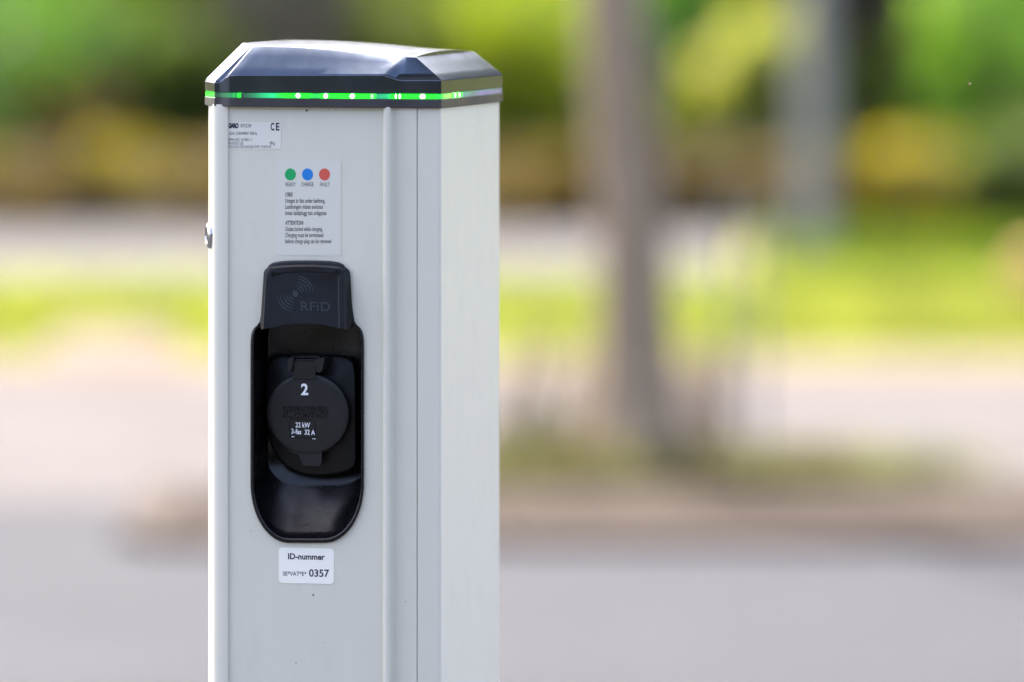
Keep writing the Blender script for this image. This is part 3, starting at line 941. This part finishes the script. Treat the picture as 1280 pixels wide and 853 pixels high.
put_text(mb, "OBS!", 356.6, 365.8, 245.8, 4.9, TP, .02)
mb.build("heading_lettering", M['print_grey'], st, smooth=0, fix=False)
mb = MB()
put_text(mb, "ATTENTION!", 356.6, 379.2, 281.2, 4.9, TP, .02)
mb.build("heading_lettering", M['print_grey'], st, smooth=0, fix=False)
mb = MB()
for s, x1, y in (("Uttaget är låst under laddning.", 406.3, 253.6), ("Laddningen måste avslutas", 403.6, 261.2), ("innan laddplugg kan avlägsnas", 408.2, 269.0),
                 ("Outlet locked while charging.", 403.2, 289.0), ("Charging must be terminated", 404.2, 296.6), ("before charge plug can be removed", 414.0, 304.2)):
    put_text(mb, s, 356.6, x1, y, 5.2, TP, .008)
mb.build("small_lettering", M['print_grey'], st, smooth=0, fix=False)

st = sticker("number_sticker", 348.4, 685.2, 417.4, 729.6, 5, M['sticker_white'], .022)
st["label"] = "white rounded sticker with the identity number 0357"
mb = MB()
put_text(mb, "ID-nummer", 360.0, 406.0, 699.0, 7.0, TP, .03, .022)
put_text(mb, "SE*VAT*E*", 353.6, 383.0, 719.6, 5.0, TP, .008, .015)
put_text(mb, "0357", 386.2, 411.4, 720.8, 8.8, TP, .02, .02)
mb.build("lettering", M['print_black'], st, smooth=0, fix=False)

# dirt marks on the panel
mb = MB()
for x, y, rx, ry, v in ((383.3, 138.4, 1.5, 1.2, vP), (391.3, 744, .8, 1.5, vP), (411.5, 136.9, .8, .5, vP), (552.6, 138.8, 0.01, 0.01, vP), (370, 829, .7, .7, vP), (313.5, 664, .4, .6, vP), (506.9, 752.5, .6, .6, 0), (420, 137.5, .6, .5, vP), (405.2, 804, .5, .5, vP)):
    p = [(x+rx*(1+.25*math.sin(i*2.3+x))*math.cos(i/10*6.2832), y+ry*math.sin(i/10*6.2832)) for i in range(10)]
    mb.loft([[G(a_, b_, v-.0002) for a_, b_ in p], [G(a_, b_, v-.0004) for a_, b_ in shrink(p, .8, x, y)]], True, False, True)
o = mb.build("dirt_specks", M['dirt_speck'], post, smooth=0); tag(o, kind='stuff')

# cam lock on the chamfered left face
lk = G(264.0, 294.5, .012)
e1 = Vector((uS, vS, 0)); e2 = Vector((uC, -.001, 0)); tdir = (e2-e1).normalized(); nrm = Vector((-tdir.y*-1, 0, 0))
nrm = Vector((tdir.y, -tdir.x, 0)).normalized()
if nrm.x > 0: nrm = -nrm
lc_ = Vector((e1.x*.5+e2.x*.5, (e1.y+e2.y)*.5, lk[2]))
def ldisc(r, h, n=32): return [lc_ + nrm*h + tdir*(r*math.cos(2*math.pi*k/n)) + Vector((0, 0, r*math.sin(2*math.pi*k/n))) for k in range(n)]
mb = MB(); mb.loft([ldisc(.0122, -.001), ldisc(.0122, .0016), ldisc(.0118, .0024), ldisc(.0108, .0034), ldisc(.0092, .0043), ldisc(.0080, .0046), ldisc(.0076, .0043), ldisc(.0072, .0036), ldisc(.004, .0036)], True, False, True)
lock = mb.build("cam_lock", M['chrome'], post, smooth=30)
def q(a_, b_, h): return lc_ + nrm*h + tdir*a_ + Vector((0, 0, b_))
mb = MB(); mb.loft([[q(-.0007, -.004, .0034), q(.0007, -.004, .0034), q(.0007, .004, .0034), q(-.0007, .004, .0034)], [q(-.0007, -.004, .0040), q(.0007, -.004, .0040), q(.0007, .004, .0040), q(-.0007, .004, .0040)]], True, False, True)
mb.build("key_slot", M['seam'], lock, smooth=0)

# ------------------------------------------------------------------ cap
uCL = U(268, -.003); uLL = U(256.2, vS)
vF, vB = -.0035, -.0085                        # flank and bulge planes
NR = 9
def skirt_front(lower):
    """stations along the front, left to right: (px, v, zrow)"""
    st_ = []
    zf_l, zf_r, zb = 102.5, 100.0, 93.6
    for px in (268.0, 271, 274.5): st_.append((px, vF if not lower else vF, zf_l))
    for px, t in ((278, .25), (282, .65), (285.5, .92), (287.5, 1)): st_.append((px, vF+(vB-vF)*t, zf_l+(zb-zf_l)*t))
    for i in range(1, 16): st_.append((287.5+(477-287.5)*i/16, vB, zb))
    for px, t in ((478.5, 1), (481, .95), (486, .70), (492, .35), (497, .12), (501, 0)): st_.append((px, vF+(vB-vF)*t, zb+(zf_r-zb)*(1-t)))
    for px in (508, 518, 530, 541, 551.6): st_.append((px, vF, zf_r))
    return st_
SF = skirt_front(False)
nF = len(SF)
def top_row(px):      # seen row of the front top edge
    xs = [300, 317, 340, 365, 400, 427, 460, 496, 520]; ys = [58.6, 57.8, 57.9, 58.8, 60.9, 63.4, 66.8, 70.2, 71.4]
    return float(np.interp(px, xs, ys))
def ring_at(level, grow=0.0, zfix=None):
    """closed ring: front (left to right), right, back (right to left), left"""
    pts = []
    fr = []
    for px, v, row in SF:
        g = G(px, row, v)
        u = g[0]
        if level == 'flat':
            fr.append((u, v, zfix))
        elif level == 'skirt':
            fr.append((u, v, g[2]))
        elif level == 'top':
            tp = np.interp(px, [268, 287.5, 477, 500, 551.6], [314, 317.5, 501, 508, 519.5])
            vt = float(np.interp(px, [268, 285, 478, 501, 551.6], [.0075, .0075, .0075, -.0005, -.0010]))
            gg = G(tp, top_row(tp), vt); fr.append((gg[0], vt, gg[2]))
    pts += fr
    uR, zR = fr[-1][0], fr[-1][2]; vf = fr[-1][1]
    if level == 'flat': uR2 = .0022; vb = D+.001
    elif level == 'skirt': uR2 = .0022; vb = D+.001
    else: uR2 = uR; vb = D-.010
    back_z = zR if level != 'top' else G(588, 64.2, D-.010)[2]
    if level != 'top': pts[-1] = (uR2, vf, zR)
    right = []
    for i in range(1, NR+1):
        t = i/(NR+1); right.append((uR2, vf+(vb-vf)*t, zR+(back_z-zR)*t))
    bk = []
    for i in range(nF):
        j = nF-1-i
        bk.append((pts[j][0] if j < nF-1 else uR2, vb, (back_z if level != 'top' else back_z + (pts[j][2]-zR)*.9)))
    lf = []
    if level == 'top': u_l = G(303.5, 54, .03)[0]
    else: u_l = uLL
    zl0 = fr[0][2]; zl1 = bk[-1][2]
    z_l = zfix if level == 'flat' else (G(256.2, 100.5, vS)[2] if level == 'skirt' else G(303.5, 53.6, .03)[2])
    left_v = np.linspace(vb-.03, vS, NR)
    for i, v in enumerate(left_v):
        lf.append((u_l, v, z_l))
    # back-left chamfer start
    return fr, right, bk, lf
def ring_pts(parts):
    fr, ri, bk, lf = parts
    return list(fr) + list(ri) + list(bk) + list(lf)
def inset(ring, d):
    cx_ = sum(p[0] for p in ring)/len(ring); cy_ = D/2
    return [(p[0]+(d if p[0] < cx_ else -d)*min(1, abs(p[0]-cx_)/.08), p[1]+(d if p[1] < cy_ else -d)*min(1, abs(p[1]-cy_)/.08), p[2]) for p in ring]
cap = empty("cap", (0, 0, 0), 0, post)
base_low = ring_pts(ring_at('flat', zfix=ZB)); base_hi = ring_pts(ring_at('flat', zfix=ZR0))
mb = MB()
mb.loft([inset(base_low, .010), inset(base_low, .0008), [(p[0], p[1], p[2]+.0008) for p in base_low], [(p[0], p[1], p[2]-.0004) for p in base_hi], inset(base_hi, .0006), inset(base_hi, .010)])
mb.build("base_ring", M['ring_grey'], post, smooth=35)

sk_low = ring_pts(ring_at('flat', zfix=ZR1)); sk_top = ring_pts(ring_at('skirt')); tp_ = ring_at('top'); tp = ring_pts(tp_)
def lerp(a_, b_, t): return [tuple(x+(y-x)*t for x, y in zip(p, q_)) for p, q_ in zip(a_, b_)]
mb = MB()
r_edge = lerp(sk_top, tp, .035)
mb.loft([inset([(p[0], p[1], p[2]) for p in sk_low], .010), inset(sk_low, .0006), [(p[0], p[1], p[2]+.0005) for p in sk_low],
         [(p[0], p[1], p[2]-.0010) for p in sk_top], inset([(p[0], p[1], p[2]-.0003) for p in sk_top], .0004), r_edge, lerp(sk_top, tp, .3), lerp(sk_top, tp, .65), lerp(sk_top, tp, .965), 
         [(p[0], p[1], p[2]) for p in inset(tp, .0006)]])
# crowned top
rows = []
itp = inset(tp, .0006)
fr = itp[:nF]; bk = itp[nF+NR:nF+NR+nF][::-1]
NV = 12
for i in range(NV+1):
    t = i/NV
    rows.append([(a_[0]+(b_[0]-a_[0])*t, a_[1]+(b_[1]-a_[1])*t, a_[2]+(b_[2]-a_[2])*t + .0032*(1-(2*t-1)**2)) for a_, b_ in zip(fr, bk)])
mb.loft(rows, False)
# close the small triangles between the straight sides and the crown
ri = [fr[-1]] + itp[nF:nF+NR] + [bk[-1]]
crest_r = [r_[-1] for r_ in rows]
crest_l = [r_[0] for r_ in rows]
lf = [fr[0]] + itp[nF+NR+nF:][::-1] + [bk[0]]
for side, crest in ((ri, crest_r), (lf, crest_l)):
    b0 = len(mb.v); mb.v += side; b1 = len(mb.v); mb.v += crest
    i = j = 0
    while i < len(side)-1 or j < len(crest)-1:
        if j >= len(crest)-1 or (i < len(side)-1 and (i+1)/(len(side)-1) <= (j+1)/(len(crest)-1)):
            mb.f.append((b0+i, b0+i+1, b1+j)); i += 1
        else:
            mb.f.append((b0+i, b1+j, b1+j+1)); j += 1
mb.build("cap_cover", M['cap'], cap, smooth=28)

# light ring: milky guide between cover and base, lit green where the lamps sit
m, t, p = new_mat("light_guide")
tc = t.nodes.new("ShaderNodeTexCoord"); sp = t.nodes.new("ShaderNodeSeparateXYZ"); t.links.new(tc.outputs['Object'], sp.inputs[0])
def rng(sock, stops):
    lo, hi = stops[0][0], stops[-1][0]
    mr = t.nodes.new("ShaderNodeMapRange"); mr.inputs['From Min'].default_value = lo; mr.inputs['From Max'].default_value = hi
    t.links.new(sock, mr.inputs[0])
    r = t.nodes.new("ShaderNodeValToRGB"); e = r.color_ramp.elements
    while len(e) < len(stops): e.new(.5)
    for i, (x, c) in enumerate(stops):
        e[i].position = (x-lo)/(hi-lo); e[i].color = (*c, 1)
    t.links.new(mr.outputs[0], r.inputs[0]); return r.outputs[0]
g0 = (.0, .0, .0); g1 = (.0, .10, .008); g2 = (.0, .26, .0)
us = [(256, g2), (266, g2), (268.5, g0), (294, (0, .04, .01)), (296.5, g1), (298, g0), (300, g1), (303.5, g2), (305, g0), (320, (0, .03, .01)), (345, (.0, .12, .04)), (352, g1), (360, g2), (389, g2), (393, g1), (402, g1), (404, g2), (466, g2), (468, (.1, .1, .1)), (471, g2), (474, (0, .06, .02)), (487, (0, .08, .03)), (492, g2), (545, g2), (551, g1)]
f_col = rng(sp.outputs[0], [(U(px), c) for px, c in us])
s_col = rng(sp.outputs[1], [(-.004, (.03, .16, .02)), (.025, (.05, .16, .02)), (.030, (.02, .05, .01)), (.036, g2), (.062, g2), (.068, (.01, .04, .04)), (.10, (.012, .02, .025)), (.13, (.022, .018, .055)), (.2, (.02, .015, .035))])
gt = t.nodes.new("ShaderNodeMath"); gt.operation = 'GREATER_THAN'; gt.inputs[1].default_value = .0012; t.links.new(sp.outputs[0], gt.inputs[0])
em = mix(t, gt.outputs[0], f_col, s_col)
nz = ramp(t, noise(t, 900, 3, .6).outputs[0], [(.3, .8), (.7, 1.15)])
em = mix(t, 1.0, em, nz.outputs[0], 'MULTIPLY')
t.links.new(em, p.inputs['Emission Color']); p.inputs['Emission Strength'].default_value = 1.0
p.inputs['Base Color'].default_value = (.06, .08, .07, 1); p.inputs['Roughness'].default_value = .22
def em_mat(name, c, s):
    m, t, p = new_mat(name); p.inputs['Base Color'].default_value = (.02, .05, .02, 1)
    p.inputs['Emission Color'].default_value = (*c, 1); p.inputs['Emission Strength'].default_value = s; return m
M['guide'] = m; M['led'] = em_mat("green_white_led", (.75, 1, .75), 1.0)
rl = inset(ring_pts(ring_at('flat', zfix=ZR0+.0002)), .0005); rh = [(p_[0], p_[1], ZR1-.0002) for p_ in rl]
mb = MB(); mb.loft([inset(rl, .008), rl, rh, inset(rh, .008)])
ring = mb.build("light_ring", M['guide'], cap, smooth=20)
zc = (ZR0+ZR1)/2
for px, rx, v in ((372.3, 2.8, vB), (407, 2.7, vB), (440.2, 3.0, vB), (494.5, .9, vF-.0008), (499.5, 1.1, vF-.0002), (528, 3.4, vF)):
    c0 = G(px, 121, v); n_ = 16
    mk = lambda s, h: [(c0[0]+rx*PX*s*math.cos(2*math.pi*k/n_), v+h, zc+.0019*s*math.sin(2*math.pi*k/n_)) for k in range(n_)]
    mb = MB(); mb.loft([mk(1, .0006), mk(1, .0002), mk(.6, -.0001)], True, False, True)
    mb.build("lamp_dot", M['led'], ring, smooth=60)
for vv in (.041, .056):
    mb = MB(); mb.box((.0012, vv-.0012, zc-.0015), (.0021, vv+.0012, zc+.0015)); mb.build("lamp_dot", M['led'], ring, smooth=0)
# footing
mb = MB(); mb.box((uS-.02, -.02, -.01), (.02, D+.02, .012)); mb.build("base_plate", M['ring_grey'], post, bevel=.002)
